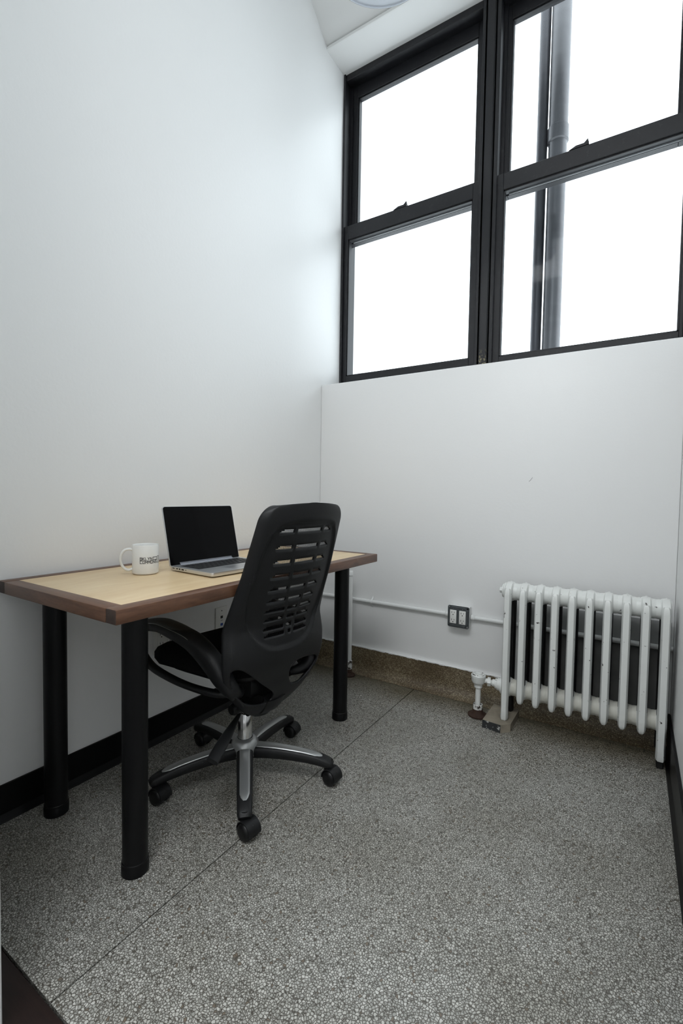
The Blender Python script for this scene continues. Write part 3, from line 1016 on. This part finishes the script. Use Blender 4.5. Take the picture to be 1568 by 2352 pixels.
# casters: wheels roll along world x
def caster(a, i):
    e = empty('caster', (.302*math.cos(a), .302*math.sin(a), 0))
    e.parent = chair
    e.rotation_euler = (0, 0, R(-173+[-8, -4, 8, -2, 5][i]))
    WR, wx, wz = .0265, .020, .0265
    for sy in (-1, 1):
        prof = [(0.0, .0285), (.014, .0285), (.0215, .0265), (.0248, .022), (WR, .017), (WR, .006), (WR-.0015, .0045), (0, .0045)]
        MB().lathe([(r, h*sy) for r, h in prof], (wx, 0, wz), 'y', 32, cap=False).build('wheel', M['plastic_gloss'], e, smooth=45)
    hd_ = MB()
    n = 14
    vs = []
    for sy in (-.0225, .0225):
        for k in range(n+1):
            t = R(-8+196*k/n)
            vs.append((wx+.0305*math.cos(t), sy, wz+.0305*math.sin(t)))
    fs = [(k, k+1, n+2+k, n+1+k) for k in range(n)]
    vs += [(wx+.0275*math.cos(R(-8+196*k/n)), sy, wz+.0275*math.sin(R(-8+196*k/n))) for sy in (-.0225, .0225) for k in range(n+1)]
    o2 = 2*(n+1)
    fs += [(o2+k, o2+n+1+k, o2+n+2+k, o2+k+1) for k in range(n)]
    fs += [(k, o2+k, o2+k+1, k+1) for k in range(n)]+[(n+1+k, n+2+k, o2+n+2+k, o2+n+1+k) for k in range(n)]
    fs += [(0, n+1, o2+n+1, o2), (n, o2+n, o2+2*n+1, 2*n+1)]
    hd_.add(vs, fs)
    hd_.box((wx-.022, -.0042, .012), (wx+.024, .0042, .050), .003)
    hd_.lathe([(.0125, .040), (.0125, .062)], (0, 0, 0), n=20)
    hd_.build('hood', M['plastic'], e, smooth=40)
for i, a in enumerate(arm_ang): caster(a, i)

# ================================================================== RADIATOR
RX0, RP, RY, NS = 1.155, 0.0635, -0.145, 10
rad = empty('radiator', (RX0+RP*(NS-1)/2, RY, 0))
tag(rad, 'white cast iron radiator with ten columns under the window', 'radiator')
ox, oy = rad.location.x, rad.location.y
ZTOP, ZBOT = 0.597, 0.163
def oct_col(b, x, y, z0, z1, hw, hd, mi=0, foot=False):
    """eight sided column with a raised face"""
    sec = [(-hw, -hd*0.30), (-hw*0.62, -hd), (hw*0.62, -hd), (hw, -hd*0.30), (hw, hd*0.30), (hw*0.62, hd), (-hw*0.62, hd), (-hw, hd*0.30)]
    if foot:
        lv = [(z0, 0.86), (z0+0.008, 1.02), (z0+0.05, 0.95), (z0+0.12, 1.0), (z1-0.03, 1.0), (z1-0.008, 0.85), (z1, 0.55)]
    else:
        lv = [(z0, 0.42), (z0+0.006, 0.72), (z0+0.018, 0.93), (z0+0.05, 1.0), (z1-0.03, 1.0), (z1-0.008, 0.85), (z1, 0.55)]
    vs = [(x+px*s, y+py*s, z) for z, s in lv for px, py in sec]
    fs = []
    for j in range(len(lv)-1):
        fs += [(j*8+i, j*8+(i+1) % 8, (j+1)*8+(i+1) % 8, (j+1)*8+i) for i in range(8)]
    fs += [tuple(reversed(range(8))), tuple((len(lv)-1)*8+i for i in range(8))]
    b.add(vs, fs, mi)
for i in range(NS):
    x = RX0+RP*i-ox
    foot = i in (0, NS-1)
    z0 = 0.034 if foot else 0.118
    b = MB()
    oct_col(b, x, -0.052, z0, 0.618, .0158, .020, 0, foot)
    # hub rings around the two headers
    for zc, rr in ((ZTOP, .044), (ZBOT, .043)):
        b.lathe([(rr*0.86, -.018), (rr*0.95, -.013), (rr*0.99, -.006), (rr*1.06, 0), (rr*0.99, .006), (rr*0.95, .013), (rr*0.86, .018)], (x, 0, zc), 'x', 24)
    # saddles joining the columns to the hubs
    b.sweep(catmull([(x, -.054, .585), (x, -.047, .612), (x, -.022, .628), (x, .018, .628), (x, .044, .612), (x, .052, .585)], 4), [(.0158, .011)]*21, (1, 0, 0), 8, power=2.6)
    s_ = b.build('section', M['radiator'], rad, smooth=30)
    b = MB()
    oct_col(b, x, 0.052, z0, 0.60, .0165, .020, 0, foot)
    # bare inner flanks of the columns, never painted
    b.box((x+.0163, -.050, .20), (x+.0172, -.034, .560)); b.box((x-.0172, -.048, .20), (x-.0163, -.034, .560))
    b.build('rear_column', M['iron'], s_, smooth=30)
for i in range(NS-1):
    x0 = RX0+RP*i-ox+.013; x1 = RX0+RP*(i+1)-ox-.013; xm = (x0+x1)/2
    for zc, rr, mm in ((ZTOP, .0385, M['radiator']), (ZBOT, .0375, M['grime'])):
        MB().lathe([(rr, x0), (rr*0.985, xm-.006), (rr*0.95, xm-.001), (rr*0.95, xm+.001), (rr*0.985, xm+.006), (rr, x1)], (0, 0, zc), 'x', 28).build('header_pipe', mm, rad, smooth=50)
# plugs on the left end
x = RX0-ox-.018
MB().lathe([(.036, x+.002), (.036, x-.006), (.030, x-.010), (.030, x-.014)], (0, 0, ZTOP), 'x', 28).lathe([(.0135, x-.014), (.0135, x-.028)], (0, 0, ZTOP), 'x', 6).build('end_plug', M['radiator'], rad, smooth=30)
MB().lathe([(.038, x+.002), (.038, x-.010), (.028, x-.012), (.028, x-.026), (.023, x-.028), (.023, x-.036), (.016, x-.038), (.016, x-.050)], (0, 0, ZBOT), 'x', 28).build('bushing', M['radiator'], rad, smooth=30)
# concrete pad under the left foot, shim under the right foot
pad = empty('concrete_pad', (1.125, -0.135, 0))
tag(pad, 'rough concrete block with a black front under the left radiator foot', 'block')
ox, oy = pad.location.x, pad.location.y
poly = [(1.076, -.262), (1.156, -.270), (1.190, -.235), (1.192, -.068), (1.078, -.068)]
vs = [(x-ox, y-oy, 0.0) for x, y in poly]+[(ox_*0.985+0.002 if False else x-ox, y-oy+(0.006 if y < -.2 else 0), .033) for (x, y) in poly for ox_ in (0,)]
n = 5
MB().add(vs, [(i, (i+1) % n, n+(i+1) % n, n+i) for i in range(n)]+[tuple(reversed(range(n))), tuple(range(n, 2*n))]).build('block', M['concrete'], pad, smooth=0)
fr = MB().add([(1.076-ox, -.2635-oy, .001), (1.156-ox, -.2715-oy, .001), (1.156-ox, -.2655-oy, .0325), (1.076-ox, -.2575-oy, .0325),
               (1.076-ox, -.2615-oy, .001), (1.156-ox, -.2695-oy, .001), (1.156-ox, -.2635-oy, .0325), (1.076-ox, -.2555-oy, .0325)],
              [(0, 1, 2, 3), (7, 6, 5, 4), (0, 4, 5, 1), (1, 5, 6, 2), (2, 6, 7, 3), (3, 7, 4, 0)])
fr.build('front_face', M['block_front'], pad, smooth=0)
sh = MB().box((-.012, -.006, 0), (.012, .085, .0335), .004).build('iron_shim', M['iron'], loc=(RX0+RP*9, -.195, 0), smooth=0)
tag(sh, 'dark shim under the right radiator foot beside the black baseboard', 'shim')

# two thin grey panels on the wall behind the radiator, the lower darker
MB().box((1.172, -.0008, .143), (1.742, .004, .402)).build('lower_grey_patch', mat('dark_grey_wall', (0.22, 0.22, 0.213), 0.8, var=0.6, vscale=9), wb, smooth=0)
MB().box((1.176, -.0006, .402), (1.742, .004, .520)).build('upper_grey_patch', mat('light_grey_wall', (0.42, 0.425, 0.42), 0.7, var=0.35, vscale=7), wb, smooth=0)
pts = []
xx_ = 1.19
while xx_ < W-.01:
    pts.append((xx_, -.0145, .1455+random.uniform(-.002, .004))); xx_ += .03
MB().tube(catmull(pts, 3), .0035, 6, (0, 1, 0)).build('open_joint', M['slot'], wb, smooth=60)

# ------------------------------------------------------------------ radiator valve
VX, VY = 1.028, -0.165
val = empty('radiator_valve', (VX, VY, 0))
tag(val, 'white painted steam valve on a rusty floor flange left of the radiator', 'valve')
MB().lathe([(.012, .052), (.012, .134), (.018, .136), (.018, .150), (.026, .156), (.031, .166), (.032, .182), (.033, .184), (.033, .192), (.030, .196), (.016, .197), (.016, .203), (.010, .206)], n=28).build('valve_body', M['radiator'], val, smooth=35)
MB().lathe([(.030, .1955), (.026, .1985), (.024, .1962)], n=24, cap=False).build('bonnet_ring', M['chip_rust'], val, smooth=35)
sp = MB()
xr = RX0-.068-VX
sp.lathe([(.011, .022), (.011, .044)], (0, 0, .170), 'x', 20)
sp.lathe([(.020, .040), (.020, .054)], (0, 0, .168), 'x', 6)
sp.lathe([(.012, .052), (.012, .0585)], (0, 0, .166), 'x', 20)
spo = sp.build('union', M['radiator'], val, smooth=30)
spo.rotation_euler = (0, 0, math.atan2(0.02, 0.09))
MB().lathe([(.0215, .022), (.0215, .056), (.0195, .057), (.0185, .055), (.0185, .046)], n=28, cap=False).build('collar', M['chip_rust'], val, smooth=35)
MB().lathe([(.043, .0015), (.044, .005), (.043, .008), (.040, .0085), (.030, .012), (.0235, .020), (.0225, .034), (.012, .036)], n=36).build('floor_flange', M['rust'], val, smooth=35)

# ------------------------------------------------------------------ capped riser by the corner
ris = empty('riser_pipe', (0.288, -0.100, 0))
tag(ris, 'thin white riser pipe standing behind the far desk leg', 'pipe')
MB().lathe([(.0125, .070), (.0125, .565), (.016, .567), (.016, .588), (.013, .592)], n=24).build('pipe', M['conduit'], ris, smooth=40)
MB().lathe([(.0165, .040), (.0165, .085), (.013, .087)], n=24).build('coupling', M['chip_rust'], ris, smooth=40)
MB().lathe([(.034, .001), (.034, .008), (.026, .014), (.018, .020), (.016, .042)], n=28).build('floor_flange', M['rust'], ris, smooth=40)

# ------------------------------------------------------------------ conduit and junction box
def conduit(xa, xb, xc, label):
    e = empty('electrical_conduit', ((xa+xb)/2, -0.0115, 0.414))
    tag(e, label, 'conduit', 'conduit runs on the window wall')
    o = (xa+xb)/2
    MB().lathe([(.0108, xa-o), (.0108, xb-o)], (0, 0, 0), 'x', 20).build('pipe', M['conduit'], e, smooth=60)
    MB().lathe([(.0108, xc-.011-o), (.0145, xc-.007-o), (.0145, xc+.007-o), (.0108, xc+.011-o)], (0, 0, 0), 'x', 20).build('connector', M['conduit'], e, smooth=40)
    return e, o
con, o_ = conduit(0.002, 0.8305, 0.820, 'white painted conduit from the corner behind the desk to the outlet box')
conduit(0.9405, W-0.002, 0.951, 'white painted conduit from the outlet box to behind the radiator')
st = MB()
pts = [(.0, .0105, .030), (.0, .0085, .022)]+[(.0, -.0125*math.sin(R(t))*1.0, .0125*math.cos(R(t))) for t in range(0, 181, 20)]+[(.0, .0085, -.022), (.0, .0105, -.030)]
st.sweep([(.376-o_, y, z) for _, y, z in pts], (.006, .0012), (1, 0, 0), 6, power=4)
st.lathe([(.0045, -.0005), (.003, -.004)], (.376-o_, .0085, -.024), 'y', 10)
st.build('strap', M['conduit'], con, smooth=40)

jbx = empty('outlet_box', (0.8855, 0.0, 0.4145))
tag(jbx, 'square galvanised outlet box with two white receptacles on the window wall', 'outlet')
MB().box((-.053, -.040, -.053), (.053, -.001, .053), .006, 2).build('box', M['conduit'], jbx, smooth=30)
cv = MB()
# stamped cover: rounded plate with a raised, notched centre
def notched(h, r, nt):
    return [(-h+nt, -h), (h-nt, -h), (h-nt*0.6, -h+nt*0.6), (h, -h+nt), (h, h-nt), (h-nt*0.6, h-nt*0.6), (h-nt, h), (-h+nt, h), (-h+nt*0.6, h-nt*0.6), (-h, h-nt), (-h, -h+nt), (-h+nt*0.6, -h+nt*0.6)]
rr = rounded_rect(-.0545, .0545, .0545, .009)
n = len(rr)
vs = [(x, -.040, z) for x, z in rr]+[(x, -.0425, z) for x, z in rr]
cv.add(vs, [(i, (i+1) % n, n+(i+1) % n, n+i) for i in range(n)]+[tuple(range(n)), tuple(reversed(range(n, 2*n)))])
pn = notched(.0505, 0, .016)
n = len(pn)
vs = [(x, -.0425, z) for x, z in pn]+[(x*.955, -.0475, z*.955) for x, z in pn]
cv.add(vs, [(i, (i+1) % n, n+(i+1) % n, n+i) for i in range(n)]+[tuple(reversed(range(n, 2*n)))])
cv.build('cover', M['steel'], jbx, smooth=30)
for (sx, sz, r_) in ((-.047, .046, .005), (.046, -.047, .005), (.046, .046, .0045), (-.0475, -.047, .003)):
    MB().lathe([(r_, -.0424), (r_*0.8, -.0445)], (sx, 0, sz), 'y', 14).build('screw', M['screw'] if sx*sz < 0 else M['slot'], jbx, smooth=30)
def receptacle(parent, cx, cz, y0, sgn_y=True):
    g = MB().box((cx-.0165, y0-.0035, cz-.0335), (cx+.0165, y0+.001, cz+.0335), .0015, 2).build('receptacle', M['outlet'], parent, smooth=30)
    k = MB()
    for dz in (.0185, -.0185):
        k.box((cx-.0078, y0-.0038, cz+dz-.001), (cx-.0055, y0-.003, cz+dz+.0075)); k.box((cx+.0052, y0-.0038, cz+dz), (cx+.0072, y0-.003, cz+dz+.0068))
        k.lathe([(.0026, y0-.003), (.0026, y0-.0038)], (cx, 0, cz+dz-.0075), 'y', 10)
    k.build('slots', M['slot'], g, smooth=0)
for cx in (-.0245, .0225):
    receptacle(jbx, cx, 0.0, -.0475)
    for dz in (.0405, -.0405):
        MB().lathe([(.0022, -.0474), (.0018, -.049)], (cx, 0, dz), 'y', 10).build('plate_screw', M['screw'], jbx, smooth=30)

# wall plates under the desk on the left wall (built facing -y, turned to face +x)
pg = empty('outlet_plate', (0.0, -1.0925, 0.418), R(90))
tag(pg, 'white double receptacle plate low on the desk wall, seen through the armrest', 'outlet')
MB().box((-.058, -.006, -.058), (.058, -.0003, .058), .003, 2).build('plate', M['outlet'], pg, smooth=30)
receptacle(pg, -.023, 0.0, -.006); receptacle(pg, .023, 0.0, -.006)
pd_ = empty('data_plate', (0.0, -0.789, 0.428), R(90))
tag(pd_, 'white data wall plate with a blue jack under the desk', 'wall plate')
MB().box((-.036, -.006, -.058), (.036, -.0003, .058), .003, 2).build('plate', M['outlet'], pd_, smooth=30)
MB().lathe([(.003, -.0058), (.0025, -.0072)], (0, 0, .040), 'y', 10).build('screw', M['slot'], pd_)
MB().box((-.0075, -.0066, .004), (.0075, -.0055, .0165), .001).build('jack', M['slot'], pd_, smooth=0)
MB().box((-.006, -.0064, -.0065), (.006, -.0058, -.0035)).build('printed_label', M['strip'], pd_, smooth=0)
MB().box((-.008, -.0072, -.030), (.008, -.0055, -.018), .001).build('jack', M['blue'], pd_, smooth=0)

# ------------------------------------------------------------------ hanging lamp
lp = empty('pendant_lamp', (0.86, -0.92, 2.80))
tag(lp, 'round white drum lamp hanging from the ceiling at the top edge', 'lamp')
MB().lathe([(0.0, 0.004), (.200, 0.004), (.2005, 0.0), (.2035, 0.0), (.205, .004), (.205, .150), (.199, .152), (.199, .016)], n=72, cap=False).build('shade', M['lamp'], lp, smooth=35)
MB().lathe([(.2052, .001), (.2057, .003), (.2052, .005)], n=72, cap=False).build('rim', M['lamp_rim'], lp, smooth=35)
MB().lathe([(.004, .02), (.004, ZHEAD+.225-2.80)], n=10).build('cord', M['conduit'], lp)
MB().lathe([(.06, ZHEAD+.205-2.80), (.06, ZHEAD+.229-2.80)], n=28).build('canopy', M['lamp'], lp)

# small pencil mark on the window wall
pm = MB().tube([(1.190, -.0004, 1.093), (1.196, -.0006, 1.098), (1.205, -.0004, 1.112)], .0009, 6, (0, 1, 0)).build('scratch', M['mark'], wb)
